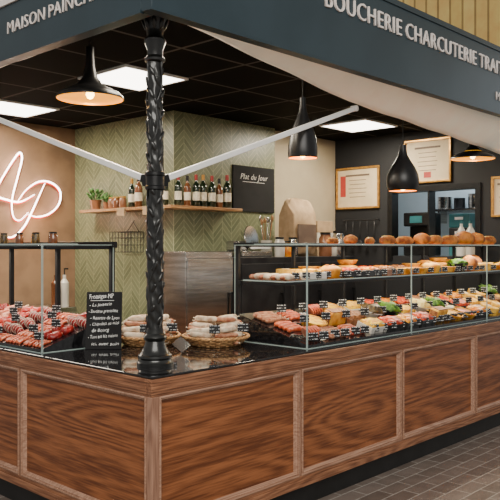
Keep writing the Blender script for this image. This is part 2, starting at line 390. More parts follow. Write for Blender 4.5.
# ------------------------------------------------------------------ fascia
rx=(R(90),0,0); ry=(R(90),0,R(-90))
F=empty('shop_fascia',(0,0,2.76),'slate blue sign fascia with large raised white capital letters','shop sign','slate blue sign fascias')
bm=B(); box(bm,-.02,5.3,-.02,.06,0,.56); mk('board',bm,'slate',parent=F,bev=.004)
bm=B(); box(bm,-.03,5.3,-.03,.0,.54,.58); box(bm,-.025,5.3,-.025,0,-.005,.012); mk('edge_trim',bm,'slate',parent=F)
words('BOUCHERIE CHARCUTERIE TRAITEUR',.165,.006,'letter',F,(1.345,-.027,.338),rx,2.87,(1,0,0),offset=-.0012)
words('MAISON PAINCHAUD',.105,.004,'letter',F,(3.77,-.025,.11),rx,1.18,(1,0,0),offset=-.001)
F2=empty('shop_fascia',(0,.06,2.76),'slate blue sign fascia with small raised white capital letters','shop sign','slate blue sign fascias')
bm=B(); box(bm,-.02,.06,.002,4.24,0,.56); mk('board',bm,'slate',parent=F2,bev=.004)
bm=B(); box(bm,-.03,0,.002,4.24,.54,.58); box(bm,-.025,0,.002,4.24,-.005,.012); mk('edge_trim',bm,'slate',parent=F2)
bm=B(); box(bm,-.034,-.021,.002,4.24,.33,.375); mk('light_trim',bm,'letter',parent=F2)
words('MAISON PAINCHAUD',.105,.004,'letter',F2,(-.025,1.31,.148),ry,1.14,(0,-1,0),offset=-.001)
# ------------------------------------------------------------------ canvas + arms
def sheet(name,top,bot,n,label):
    bm=B(); rows=[]; K=6
    for i in range(n+1):
        u=i/n; a=Vector(top(u)); b=Vector(bot(u)); r=[]
        for k in range(K+1):
            t=k/K; p=a.lerp(b,t); p.z-=.03*math.sin(math.pi*t)*u; p.z+=.004*math.sin(u*40+k); r.append(bm.verts.new(p))
        rows.append(r)
    for a,b in zip(rows,rows[1:]):
        for k in range(K): bm.faces.new((a[k],a[k+1],b[k+1],b[k]))
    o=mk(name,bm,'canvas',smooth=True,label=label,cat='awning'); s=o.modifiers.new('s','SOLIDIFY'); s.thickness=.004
    return o
def zb(X): 
    if X<2.07: return 2.85-(X-.6)*.135
    return 2.652-(X-2.07)*.058
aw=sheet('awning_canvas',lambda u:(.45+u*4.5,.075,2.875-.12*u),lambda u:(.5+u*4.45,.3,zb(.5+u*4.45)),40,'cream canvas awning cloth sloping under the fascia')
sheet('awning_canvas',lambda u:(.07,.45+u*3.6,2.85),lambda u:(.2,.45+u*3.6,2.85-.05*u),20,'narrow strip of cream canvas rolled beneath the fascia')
def arm(p0,p1,label):
    p0=Vector(p0);p1=Vector(p1); d=p1-p0; L=d.length
    bm=B(); box(bm,0,L,-.012,.012,-.017,.017)
    o=mk('folding_awning_bar',bm,'white',bev=.004,label=label,cat='awning arm',group='white awning arms')
    o.location=p0; o.rotation_euler=d.to_track_quat('X','Z').to_euler()
    bm=B(); lathe(bm,[(.0,-.026),(.022,-.024),(.022,.024),(0,.026)],16); c=mk('end_joint',bm,'white',parent=o,smooth=True); c.rotation_euler=(R(90),0,0); c.location=(L-.01,0,0)
    bm=B(); box(bm,-.03,.05,-.017,.017,-.023,.023); mk('end_clevis',bm,'blackm',parent=o,bev=.004)
arm((.30,.29,1.965),(2.17,.32,2.62),'white square steel awning arm rising from the iron column')
arm((.25,.34,1.965),(.22,2.3,2.60),'white square steel awning arm rising from the iron column')
# ------------------------------------------------------------------ column
cx,cy=.24,.27
COLN=empty('cast_iron_column',(cx,cy,GZ),'black cast iron column with leaf relief standing on the counter','column')
H=CH-GZ
bm=B(); lathe(bm,[(.098,0),(.098,.018),(.092,.022),(.088,.034),(.094,.044),(.092,.056),(.080,.064),(.070,.080),(.058,.105),(.052,.130),(.060,.138),(.064,.150),(.058,.162),(.048,.170),(.044,.20)],48)
mk('base',bm,'iron',parent=COLN,smooth='auto')
def shaftr(r,z,a):
    sp=math.sin(2*a+z*5); lf=math.sin(5*a-z*4)*math.sin(z*30+2*a)
    return r+.0025*sp+.0035*lf*abs(lf)+.0012*math.sin(z*90+4*a)
bm=B(); n=260; z0,z1=.19,H-.30
prof=[(.043-.003*i/n,z0+(z1-z0)*i/n) for i in range(n+1)]
lathe(bm,prof,64,fn=shaftr,cap=False)
k=0; z=z0+.05
while z<z1-.05:
    for q in range(3):
        aa=q*2.094+(1.05 if k%2 else 0)+z*1.6; r=.040; c=Vector((r*math.cos(aa),r*math.sin(aa),z))
        rot=Matrix.Rotation(aa,3,'Z')@Matrix.Rotation(R(28 if (k+q)%2 else -28),3,'X')@Matrix.Rotation(R(10),3,'Y')
        blob(bm,c,(.008,.013,.036),2,.3,k+q,3,rot=rot)
    k+=1; z+=.058
for ph in (0,2.1,4.2):
    tube(bm,[(.0425*math.cos(z*3.2+ph+.25*math.sin(z*26)),.0425*math.sin(z*3.2+ph+.25*math.sin(z*26)),z) for z in [z0+(z1-z0)*i/160 for i in range(161)]],.0045,6)
mk('shaft',bm,'iron',parent=COLN,smooth=True)
bm=B(); z=z1
lathe(bm,[(.040,z-.01),(.054,z),(.056,z+.012),(.046,z+.022),(.040,z+.03),(.042,z+.06),(.057,z+.10),(.058,z+.115),(.048,z+.125),(.044,z+.14),(.048,z+.17),(.06,z+.21),(.078,z+.25),(.088,z+.27),(.088,z+.30)],40)
for i in range(8):
    a=i*math.pi/4
    blob(bm,(.058*math.cos(a),.058*math.sin(a),z+.20),(.011,.015,.042),2,.2,i,rot=Matrix.Rotation(a,3,'Z')@Matrix.Rotation(R(20),3,'Y'))
mk('capital',bm,'iron',parent=COLN,smooth='auto')
bm=B(); zz=1.955-GZ; lathe(bm,[(.046,zz-.05),(.055,zz-.045),(.055,zz-.03),(.049,zz-.025),(.049,zz+.025),(.055,zz+.03),(.055,zz+.045),(.046,zz+.05)],32)
box(bm,.04,.085,-.01,.05,zz-.025,zz+.03); box(bm,-.02,.04,.04,.085,zz-.025,zz+.03)
mk('bracket_collar',bm,'blackm',parent=COLN,smooth='auto')
# ------------------------------------------------------------------ pendants
def pendant(kind,loc,Rr,h,label):
    e=empty('pendant_lamp',loc,label,'pendant lamp')
    if kind=='wide': pr=[(1,0.0),(1.0,.03),(.97,.07),(.86,.13),(.62,.20),(.38,.28),(.22,.42),(.15,.62),(.12,.85),(.12,1)]
    elif kind=='tall': pr=[(.96,0),(1,.08),(.97,.2),(.86,.36),(.66,.52),(.42,.66),(.26,.78),(.2,.9),(.2,1)]
    else: pr=[(.86,0),(.97,.10),(1,.22),(.93,.36),(.72,.52),(.46,.66),(.28,.78),(.2,.9),(.18,1)]
    bm=B(); lathe(bm,[(Rr*r,h*z) for r,z in pr],40,cap=False); 
    bm.faces.new([v for v in bm.verts if abs(v.co.z-h)<1e-6])
    mk('lamp_shade',bm,'blackm',parent=e,smooth='auto')
    bm=B(); lathe(bm,[(Rr*r*.975,h*z+.001) for r,z in pr[:-2]],40,cap=False); mk('shade_lining',bm,'copper',parent=e,smooth=True)
    bm=B(); rb=min(.028,Rr*.25); lathe(bm,[(0.001,-rb*.0),(rb*.6,rb*.2),(rb,rb),(rb*.8,rb*1.7),(rb*.4,rb*2.4),(rb*.35,rb*3)],20); mk('bulb',bm,'bulb',parent=e,smooth=True,loc=(0,0,.0))
    bm=B(); L=CH-loc[2]; tube(bm,[(0,0,h),(0,0,L)],.004,8); 
    if L>h+.04: lathe(bm,[(.045,L-.022),(.05,L-.001)],24)
    mk('cord',bm,'blackm',parent=e,smooth='auto')
    l=bpy.data.lights.new('pl','POINT'); l.energy=2.5; l.color=(1,.6,.2); l.shadow_soft_size=.03
    o=bpy.data.objects.new('pendant_light',l); o.location=(0,0,-.035); o.parent=e; COL.objects.link(o)
pendant('wide',(.40,1.106,2.535),.212,.33,'wide flat black pendant lamp with glowing copper inside')
pendant('tall',(1.66,.40,2.215),.104,.42,'tall narrow black pendant lamp with copper lining')
pendant('fat',(2.96,.40,2.06),.133,.38,'rounded black pendant lamp with copper lining')
pendant('wide',(4.20,.40,2.43),.205,.27,'wide flat black pendant lamp with glowing copper inside')
# ------------------------------------------------------------------ wall decoration
S=empty('illuminated_script_sign',(1.41,4.16,1.6),'backlit white script monogram with red glow on beige wall','sign')
def P(px,py): return ((px-4)*.0122,0,(250-py)*.0106)
strokes=[[(-30,214),(-34,224),(-24,230),(-10,212),(4,184),(14,166),(20,158),(22,164),(18,182),(13,204),(14,220),(20,224),(28,216)],
 [(-24,204),(-10,200),(6,204),(20,206),(34,198)],
 [(44,186),(38,200),(31,216),(24,230),(14,240),(4,240)],
 [(18,206),(26,194),(38,185),(50,185),(59,193),(58,206),(49,216),(37,220),(28,218)]]
def cat_(ps,n=8):
    o=[]
    for i in range(len(ps)-1):
        p0=Vector(ps[max(i-1,0)]);p1=Vector(ps[i]);p2=Vector(ps[i+1]);p3=Vector(ps[min(i+2,len(ps)-1)])
        for k in range(n):
            t=k/n; o.append(.5*((2*p1)+(-p0+p2)*t+(2*p0-5*p1+4*p2-p3)*t*t+(-p0+3*p1-3*p2+p3)*t**3))
    o.append(Vector(ps[-1])); return o
for i,st in enumerate(strokes):
    pts=cat_([P(*p) for p in st])
    bm=B(); tube(bm,[p+Vector((0,-.045,0)) for p in pts],lambda t:.003+.006*math.sin(math.pi*t),8); mk('letter_stroke',bm,'neonw',parent=S,smooth=True)
    bm=B(); tube(bm,[p+Vector((.008,-.026,-.012)) for p in pts],lambda t:.004+.007*math.sin(math.pi*t),8); mk('red_backlight',bm,'neonr',parent=S,smooth=True)
bd=empty('wall_chalkboard',(3.09,2.5,1.97),'black wall chalkboard with white handwriting on green tiles','chalkboard')
bm=B(); box(bm,0,.64,-.02,0,0,.48); mk('board',bm,'slateboard',parent=bd,bev=.003)
text('Plat du Jour',.085,.001,'chalk','handwriting',bd,(.10,-.022,.34),rx,width=.42,shear=.3,offset=-.0012,space=1.1)
bm=B()
box(bm,.14,.48,-.0215,-.02,.312,.316)
mk('chalk_rule',bm,'chalk',parent=bd)
def cert(y0,y1,zc,h,label,seal):
    e=empty('framed_certificate',(5.0,(y0+y1)/2,zc-h/2),label,'picture frame','framed certificates')
    w=abs(y1-y0)/2; t=.025
    bm=B(); box(bm,-.03,0,-w,w,0,t); box(bm,-.03,0,-w,w,h-t,h); box(bm,-.03,0,-w,-w+t,t,h-t); box(bm,-.03,0,w-t,w,t,h-t); mk('frame',bm,'gold',parent=e,bev=.004)
    bm=B(); box(bm,-.012,-.002,-w+t,w-t,t,h-t); mk('certificate',bm,'paper',parent=e)
    bm=B()
    for i in range(6):
        ww=w*(.55 if i==0 else .42-.03*(i%3)); z=h*(.78-.10*i); box(bm,-.0135,-.012,-ww,ww,z,z+(.022 if i==0 else .007))
    mk('printed_lines',bm,'ink',parent=e)
    bm=B(); box(bm,-.015,-.012,w*.55,w*.8,h*.3,h*.8) if seal else box(bm,-.015,-.012,-w*.15,w*.15,h*.12,h*.25); mk('seal',bm,'redseal',parent=e)
cert(1.952,2.572,2.307,.5,'gilt framed certificate with a red band on dark wall',True)
cert(1.035,1.617,2.556,.49,'gilt framed diploma hung high on dark wall',False)
cert(.30,.58,2.12,.42,'narrow wooden framed certificate on dark wall',False)
bm=B()
poly=[(2.08,2.28),(3.02,2.28),(3.02,2.5),(2.3,2.5),(2.3,3.75),(2.08,3.75)]
lo=[bm.verts.new((x,y,1.955)) for x,y in poly]; hi=[bm.verts.new((x,y,1.985)) for x,y in poly]
bm.faces.new(lo[::-1]); bm.faces.new(hi)
for i in range(6): bm.faces.new((lo[i],lo[(i+1)%6],hi[(i+1)%6],hi[i]))
mk('wall_shelf',bm,'oak',bev=.003,label='oak shelf wrapping the tiled block holding bottles',cat='shelf')
def bottle(mat,cap):
    bm=B(); lathe(bm,[(.034,0),(.037,.004),(.037,.18),(.034,.2),(.022,.222),(.014,.24),(.0135,.29),(.015,.292),(.015,.3)],20)
    o=mk('wine_bottle',bm,mat,smooth='auto',label='x',cat='bottle')
    bm=B(); lathe(bm,[(.0376,.06),(.0376,.14)],20,cap=False); mk('label',bm,'lab',parent=o,smooth=True)
    bm=B(); lathe(bm,[(.0155,.25),(.0158,.302)],16); mk('capsule',bm,cap,parent=o,smooth='auto'); return o
b1=bottle('bot','capr'); b2=bottle('botr','blackm'); b3=bottle('bot','gold')
L_='dark glass wine bottle with cream label on the oak shelf'
for i,(x,y,b) in enumerate([(2.27,2.4,b1),(2.385,2.4,b2),(2.49,2.39,b1),(2.60,2.41,b3),(2.70,2.39,b1),(2.81,2.4,b2),(2.92,2.4,b1),(2.17,2.48,b3),(2.18,2.60,b1),(2.18,2.88,b2),(2.19,3.0,b3)]):
    dup(b,(x,y,1.985),rz=random.random()*6,sc=random.uniform(.95,1.15),label=L_ if b!=b2 else 'amber glass bottle with cream label on the oak shelf',group='bottles on the oak shelf')
for b in (b1,b2,b3): kill(b)
def plant(loc,s):
    bm=B(); lathe(bm,[(.04*s,0),(.052*s,.08*s),(.056*s,.09*s),(.048*s,.09*s),(.046*s,.075*s)],20); o=mk('potted_plant',bm,'terra',smooth='auto',loc=loc,label='small leafy green plant in a brown pot on shelf',cat='plant')
    bm=B()
    for i in range(26):
        a=random.random()*6.28; t=random.uniform(.2,1.1); L=random.uniform(.06,.13)*s
        d=Vector((math.cos(a)*math.sin(t),math.sin(a)*math.sin(t),math.cos(t)))
        p0=Vector((0,0,.075*s)); q=p0+d*L; blob(bm,q,(.008*s,.016*s,.026*s),1,.2,i,rot=d.to_track_quat('Z','X').to_matrix())
        tube(bm,[p0,q],.002*s,4)
    mk('foliage',bm,'leaf',parent=o,smooth=True)
plant((2.18,3.6,1.985),1.15); plant((2.18,3.4,1.985),.8)
def jar(loc,mat,label,group,s=1,lid='gold'):
    bm=B(); lathe(bm,[(.035,0),(.038,.005),(.038,.09),(.03,.1),(.03,.105)],20); o=mk('preserve_jar',bm,mat,smooth='auto',loc=loc,label=label,cat='jar',group=group)
    bm=B(); lathe(bm,[(.033,.105),(.033,.12)],20); mk('lid',bm,lid,parent=o,smooth='auto'); o.scale=(s,s,s)
for i,y in enumerate((3.12,3.22,3.3)):
    jar((2.17,y,1.985),'botr' if i%2 else 'terra','small amber preserve jar on the oak shelf','jars on the oak shelf')
for i,(x,y) in enumerate(((2.065,2.62),(2.065,3.02))):
    bm=B(); box(bm,-.006,.006,-.06,.06,-.08,0); mk('shelf_sign',bm,'sack',loc=(2.073,y,1.985),label='small kraft card clipped to the oak shelf edge',cat='sign',group='cards on the shelf edge')
# ------------------------------------------------------------------ back-of-shop units
def cabinet(name,x0,x1,y0,y1,z1,mat,label,doors=2,face='y'):
    e=empty(name,((x0+x1)/2,(y0+y1)/2,0),label,'cabinet')
    w=(x1-x0)/2;d=(y1-y0)/2
    bm=B(); box(bm,-w,w,-d+.02,d,.08,z1); box(bm,-w+.04,w-.04,-d+.05,d-.02,0,.08); mk('body',bm,mat,parent=e,bev=.006)
    for i in range(doors):
        a=-w+.01+i*(2*w-.01)/doors; b=a+(2*w-.01)/doors-.01
        bm=B(); box(bm,a,b,-d,-d+.02,.1,z1-.06); dr=mk('door',bm,mat,parent=e,bev=.004)
        bm=B(); box(bm,b-.05,b-.035,-d-.03,-d-.015,z1*.6,z1*.6+.25); box(bm,b-.05,b-.035,-d-.015,-d,z1*.6,z1*.6+.02); box(bm,b-.05,b-.035,-d-.015,-d,z1*.6+.23,z1*.6+.25); mk('handle',bm,'blackm',parent=dr)
    return e
cabinet('steel_refrigerator',1.98,2.56,1.95,2.48,1.56,'steel','brushed stainless steel upright refrigerator beside the tiled block',1)
cabinet('work_cabinet',2.66,4.5,1.95,2.48,1.5,'dsteel','dark grey work cabinet along the back wall',3)
cabinet('low_work_bench',.95,1.9,3.5,4.1,1.0,'steel','stainless steel low bench under the herringbone wall',2)
WZ=1.5
bm=B(); blob(bm,(0,0,.31),(.22,.12,.31),4,.10,3,2.6,flat=0,sq=.45)
for v_ in bm.verts:
    if v_.co.z>.42: 
        t=(v_.co.z-.42)/.2; v_.co.y*=1-.85*min(1,t); v_.co.x*=1+.06*t
    v_.co.y+=.006*math.sin(v_.co.x*45+v_.co.z*30)
sk=mk('paper_sack',bm,'sack',smooth=True,loc=(3.79,2.2,WZ),label='crumpled kraft paper sack with folded top on the work cabinet',cat='sack')
bm=B(); box(bm,-.15,.15,-.136,-.122,.14,.34); mk('printed_patch',bm,'ink',parent=sk)
sl=empty('meat_slicer',(3.0,2.2,WZ),'steel meat slicer with round blade on work cabinet','slicer')
bm=B(); box(bm,-.22,.22,-.15,.15,0,.06); box(bm,-.2,.0,-.03,.1,.06,.16); mk('body',bm,'steel',parent=sl,bev=.015)
bm=B(); lathe(bm,[(.001,-.01),(.12,-.006),(.125,0),(.12,.006),(.001,.012)],36); q=mk('blade',bm,'steel',parent=sl,smooth='auto',loc=(.04,-.02,.19)); q.rotation_euler=(R(80),0,R(10))
bm=B(); box(bm,.0,.2,-.14,-.05,.08,.10); mk('carriage',bm,'white',parent=sl,bev=.004)
for i in range(6):
    x=(3.32,3.44,3.53,4.08,4.20,4.32)[i]; s=(1,.8,1.0,1.3,1.0,1.4)[i]
    bm=B(); lathe(bm,[(.05*s,0),(.054*s,.01*s),(.054*s,.15*s),(.042*s,.17*s),(.042*s,.18*s)],24); o=mk('storage_jar',bm,('china','jelly','steel','terra','china','steel')[i],smooth='auto',loc=(x,2.05,WZ),label='squat storage jar on the work cabinet',cat='jar',group='jars on work cabinet')
    bm=B(); lathe(bm,[(.045*s,.18*s),(.045*s,.2*s)],24); mk('lid',bm,'blackm',parent=o,smooth='auto')
# tall utensil crock, mixer, cartons
bm=B(); lathe(bm,[(.055,0),(.06,.01),(.062,.17),(.056,.17),(.053,.02),(.001,.02)],24); uc=mk('utensil_crock',bm,'china',smooth='auto',loc=(3.42,2.32,WZ),label='white crock full of wooden and steel utensils',cat='utensil holder')
for i in range(6):
    a=i*1.05; bm=B(); tip=(.07*math.cos(a),.06*math.sin(a),.36+.02*(i%3)); tube(bm,[(.02*math.cos(a),.02*math.sin(a),.025),tip],.006,6); blob(bm,tip,(.022,.012,.035),2,.1,i); mk('utensil',bm,'oak' if i%2 else 'steel',parent=uc,smooth=True)
for i in range(3):
    bm=B(); box(bm,-.16,.16,-.12,.12,0,.13); o=mk('cardboard_carton',bm,('sack','china','sack')[i],bev=.004,loc=(4.66+.01*i,2.2,1.1+.131*i+.131*2) if False else (4.32,2.33,WZ+.131*i),label='closed cardboard carton stacked on the work cabinet',cat='box',group='stacked cartons')
    o.scale=(.9,.8,1); bm=B(); box(bm,-.161,.161,-.02,.02,.1301,.1306); mk('packing_tape',bm,'lab',parent=o)
rl=empty('wall_utensil_rail',(5.0,2.2,1.92),'steel wall rail with hanging ladles under the certificate','utensil rail')
bm=B(); tube(bm,[(-.05,-.25,0),(-.05,.25,0)],.008,8); tube(bm,[(0,-.24,0),(-.05,-.24,0)],.006,6); tube(bm,[(0,.24,0),(-.05,.24,0)],.006,6); mk('bar',bm,'dsteel',parent=rl)
for i in range(5):
    bm=B(); y=-.2+.1*i; tube(bm,[(-.05,y,0),(-.055,y,-.24-.02*(i%2))],.005,6); blob(bm,(-.055,y,-.27-.02*(i%2)),(.012,.034,.034),2,0)
    mk('ladle',bm,'dsteel',parent=rl,smooth=True)
for i in range(2):
    bm=B(); lathe(bm,[(.03,0),(.032,.005),(.032,.12),(.012,.14),(.012,.16)],20); o=mk('soap_dispenser',bm,'china' if i else 'botr',smooth='auto',loc=(1.72+.1*i,3.62,1.0),label='small pump soap bottle on steel bench',cat='soap dispenser',group='soap dispensers on the bench')
    o.scale=(1.4,1.4,2.0)
    bm=B(); tube(bm,[(0,0,.16),(0,0,.19),(.03,0,.19)],.005,6); mk('pump',bm,'blackm',parent=o)
wb=empty('hanging_wire_basket',(2.3,3.1,1.55),'black wire basket hung on the herringbone wall','basket')
bm=B()
for z in (0,.07,.14,.2): tube(bm,[(-.02,-.17,z),(-.02,.17,z),(-.18,.17,z),(-.18,-.17,z)],.004,6,closed=True)
for i in range(8):
    y=-.17+i*.34/7; tube(bm,[(-.02,y,.2),(-.02,y,0),(-.18,y,0),(-.18,y,.2)],.003,5)
mk('wires',bm,'blackm',parent=wb)
bm=B(); tube(bm,[(-.002,0,.32),(-.015,0,.3),(-.02,-.1,.2)],.004,5); tube(bm,[(-.015,0,.3),(-.02,.1,.2)],.004,5); mk('hook',bm,'blackm',parent=wb)
struct('trim_kitchen',(5.11,6.2,.2,2.2,SILL-.1,SILL),'steel','steel worktop inside the kitchen hatch')
bm=B(); box(bm,-.14,.14,-.17,.17,0,.12); box(bm,0,.14,-.17,.17,.12,.5); box(bm,-.14,0,-.17,.17,.34,.5); o=mk('coffee_machine',bm,'blackm',bev=.015,loc=(5.35,1.60,SILL),label='black countertop coffee machine in the kitchen hatch',cat='coffee machine')
bm=B(); box(bm,-.146,-.14,-.08,.08,.38,.46); mk('front_panel',bm,'teal',parent=o)
for i in range(3):
    bm=B(); box(bm,-.12,.12,-.13,.13,0,.16); o=mk('storage_crate',bm,('teal','dsteel','teal')[i],bev=.01,loc=(5.6,1.2,SILL+.162*i),label='stacked plastic storage crate in the kitchen',cat='crate',group='stacked kitchen crates')
    bm=B(); box(bm,-.13,-.12,-.05,.05,.09,.12); mk('grip',bm,'white',parent=o)
for i,y in enumerate((.86,.97,1.08)):
    bm=B(); lathe(bm,[(.05,0),(.055,.01),(.055,.26),(.035,.30),(.018,.33),(.018,.36)],20); o=mk('water_bottle',bm,'china',smooth='auto',loc=(5.3,y,SILL),label='tall white bottle on the hatch ledge',cat='bottle',group='white bottles in the hatch')
    bm=B(); lathe(bm,[(.02,.36),(.02,.385)],16); mk('cap',bm,'teal',parent=o)
sh=empty('kitchen_wall_shelf',(6.3,1.2,2.05),'steel wall shelf in the kitchen holding pans','shelf')
bm=B(); box(bm,-.25,-.002,-.7,.7,0,.025); mk('board',bm,'steel',parent=sh)
for y in (-.6,.6):
    bm=B(); box(bm,-.2,-.002,y-.01,y+.01,-.15,0); mk('bracket',bm,'steel',parent=sh)
for i,y in enumerate((.7,1.0,1.3,1.55,1.75)):
    bm=B(); s=(.1,.08,.12,.07,.09)[i]; lathe(bm,[(s*.95,0),(s,.01),(s,.13+.02*(i%3)),(s*1.04,.135+.02*(i%3))],24); o=mk('cooking_pot',bm,'dsteel' if i%2 else 'steel',smooth='auto',loc=(6.17,y,2.075),label='steel cooking pot on the kitchen shelf',cat='pot',group='pots on kitchen shelf')
    bm=B(); tube(bm,[(-s,0,.1),(-s-.04,0,.11)],.008,6); mk('handle',bm,'blackm',parent=o)
# ------------------------------------------------------------------ display cases
def pane(name,par,dims):
    bm=B(); box(bm,*dims); 
    d=(dims[1]-dims[0],dims[3]-dims[2],dims[5]-dims[4]); ax=d.index(min(d))
    bm.normal_update()
    for f in bm.faces:
        if abs(f.normal[ax])<.5: f.material_index=1
    return mk(name,bm,['glass','gedge'],parent=par)
def rim(name,par,al,a,b,p,z0,z1,t=.004,w=.004):  # glass edge strips only, the pane surface is left out
    bm=B()
    for (u0,u1,w0,w1) in ((a,b,z0,z0+w),(a,b,z1-w,z1),(a,a+w,z0+w,z1-w),(b-w,b,z0+w,z1-w)):
        if al=='x': box(bm,u0,u1,p,p+t,w0,w1)
        else: box(bm,p,p+t,u0,u1,w0,w1)
    return mk(name,bm,'gedge',parent=par)
TZ=1.615
DB=.16
V=empty('glass_display_case',(0,0,0),'long glass counter display case with black metal frame','display case')
X0,X1,Y0,Y1=1.27,4.96,.045,.70
for a,b in ((1.27,2.50),(2.504,3.75),(3.754,4.96)):
    rim('front_pane',V,'x',a,b,Y0,GZ,TZ); pane('top_pane',V,(a,b,Y0,.5,TZ+.001,TZ+.006))
rim('end_pane_rim',V,'y',Y0+.008,Y1-.02,X0,GZ,TZ)
pane('glass_shelf',V,(X0+.02,X1,.24,.62,1.372,1.380))
bm=B(); box(bm,X0+.03,X1,.50,.655,1.605,1.615); mk('upper_shelf',bm,'bchina',parent=V)
bm=B()
vs=[(X0+.02,.06,GZ),(X1,.06,GZ),(X1,.66,GZ),(X0+.02,.66,GZ),(X0+.02,.06,.985),(X1,.06,.985),(X1,.66,.985+DB),(X0+.02,.66,.985+DB)]
v=[bm.verts.new(p) for p in vs]
for f in ((0,3,2,1),(4,5,6,7),(0,1,5,4),(1,2,6,5),(2,3,7,6),(3,0,4,7)): bm.faces.new([v[i] for i in f])
mk('sloping_deck',bm,'granite',parent=V)
PX=(X0+.02,1.88,2.5,3.12,3.75,4.35,X1-.03)
for x in PX:
    bm=B(); box(bm,x,x+.025,.665,.69,GZ,1.62); mk('post',bm,'blackm',parent=V,bev=.002)
for (y0,y1,z0,z1) in ((.655,.70,1.60,1.63),(.63,.66,1.345,1.372),(.235,.252,1.352,1.372)):
    bm=B(); box(bm,X0+.01,X1,y0,y1,z0,z1); mk('rail',bm,'blackm',parent=V,bev=.002)
for x in PX[::2]+(X1-.03,):
    bm=B(); box(bm,x,x+.016,.24,.665,1.352,1.371); mk('shelf_bracket',bm,'blackm',parent=V)
    bm=B(); box(bm,x,x+.016,.1,.665,1.60,1.614); mk('top_bracket',bm,'blackm',parent=V)
W=empty('glass_display_case',(0,0,0),'glass meat display case with black frame on counter','display case')
WY=1.09
for a,b in ((WY,2.40),(2.404,3.7)):
    rim('front_pane',W,'y',a,b,.045,GZ,TZ); pane('top_pane',W,(.045,.3,a,b,TZ+.001,TZ+.006))
rim('end_pane_rim',W,'x',.053,.57,WY,GZ,TZ)
bm=B(); box(bm,.28,.555,WY+.01,3.7,1.60,1.614); mk('upper_shelf',bm,'bchina',parent=W)
bm=B()
vs=[(.06,WY+.02,GZ),(.06,3.7,GZ),(.56,3.7,GZ),(.56,WY+.02,GZ),(.06,WY+.02,.985),(.06,3.7,.985),(.56,3.7,.985+DB),(.56,WY+.02,.985+DB)]
v=[bm.verts.new(p) for p in vs]
for f in ((0,3,2,1),(4,5,6,7),(0,1,5,4),(1,2,6,5),(2,3,7,6),(3,0,4,7)): bm.faces.new([v[i] for i in f])
mk('sloping_deck',bm,'granite',parent=W)
for y in (WY+.02,1.75,2.4,3.65):
    bm=B(); box(bm,.565,.595,y,y+.03,GZ,1.62); mk('post',bm,'blackm',parent=W,bev=.002)
    bm=B(); box(bm,.1,.59,y,y+.018,1.585,1.60); mk('top_bracket',bm,'blackm',parent=W)
bm=B(); box(bm,.555,.60,WY,3.7,1.595,1.635); mk('rail',bm,'blackm',parent=W,bev=.002)
for i in range(9):
    jar((.38+.06*(i%2),1.50+.11*i,TZ),('botr','terra','olive','jelly')[i%4],'small preserve jar on top of the meat case','jars on top of the meat case',.72,'blackm')
def dz(y): return .985+(y-.06)/.6*DB
def dzx(x): return .985+(x-.06)/.5*DB
# ------------------------------------------------------------------ food templates
T={}
def tmpl(key,o): T[key]=o; return o
def food(key,name,cat,mat,build,smooth=True,bev=0):
    bm=B(); build(bm); return tmpl(key,mk(name,bm,mat,smooth=smooth,bev=bev,label=key,cat=cat))
def part(key,name,mat,build,smooth=True):
    bm=B(); build(bm); return mk(name,bm,mat,parent=T[key],smooth=smooth)
for i,k in enumerate(('steak','steakd')):
    food(k,'beef_steak','meat','meat' if i==0 else 'meatd',lambda bm:blob(bm,(0,0,.018),(.06,.045,.022),3,.35,i+2,1.6,flat=0))
    def rimf(bm):
        pts=[]
        for q in range(14):
            a=-.4+q*.24; d=1+.35*noise.noise(Vector((math.cos(a),math.sin(a),0))*1.6+Vector(((i+2)*3.1,(i+2)*1.7,i+2)))
            pts.append((.058*d*math.cos(a),.044*d*math.sin(a),.018))
        tube(bm,pts,lambda t:.003+.006*math.sin(math.pi*t),8)
    part(k,'fat_rim','fat',rimf)
food('roast','tied_roast','meat','meatd',lambda bm:blob(bm,(0,0,.04),(.10,.045,.042),3,.15,5,2,flat=0))
def strings(bm):
    for q in range(5):
        x=-.07+.035*q; r=math.sqrt(max(0,1-(x/.1)**2)); tube(bm,[(x,.047*r*math.cos(a*.5236),.04+.044*r*math.sin(a*.5236)) for a in range(12)],.0025,5,closed=True)
part('roast','twine','string',strings)
food('chop','pork_chop','meat','pork',lambda bm:blob(bm,(0,0,.018),(.06,.04,.02),3,.4,8,1.5,flat=0))
part('chop','rib_bone','fat',lambda bm:tube(bm,[(.03,0,.018),(.06,.01,.02),(.10,.03,.02)],.007,8))
def saus(bm,L=.14,r=.014,bend=.03):
    n=14; pts=[(-L/2+L*i/n,bend*(1-((i/n)*2-1)**2),r) for i in range(n+1)]
    tube(bm,pts,lambda t:r*(math.sqrt(max(.05,1-abs(2*t-1)**8))),10)
food('sausage','raw_sausage','sausage','saus',lambda bm:saus(bm,.15,.016))
part('sausage','tied_end','string',lambda bm:(tube(bm,[(.073,0,.016),(.085,-.004,.016)],.003,5)))
food('salami','dry_sausage','sausage','salami',lambda bm:saus(bm,.17,.022,.012))
part('salami','tied_end','string',lambda bm:(tube(bm,[(.083,0,.022),(.10,-.006,.024)],.004,6)))
food('salamib','dry_sausage','sausage','salbr',lambda bm:saus(bm,.18,.018,.02))
part('salamib','tied_end','string',lambda bm:(tube(bm,[(.088,0,.018),(.105,-.006,.02)],.004,6)))
def fl(r,z,a): return r*(1+.03*math.sin(a*24))
food('quiche','quiche','pie','crust',lambda bm:lathe(bm,[(.075,0),(.09,.03),(.095,.034),(.088,.034),(.084,.026),(.001,.026)],72,fn=fl))
part('quiche','filling','custard',lambda bm:lathe(bm,[(.084,.024),(.07,.031),(.03,.033),(.001,.033)],32,fn=lambda r,z,a:r*(1+.02*math.sin(7*a))))
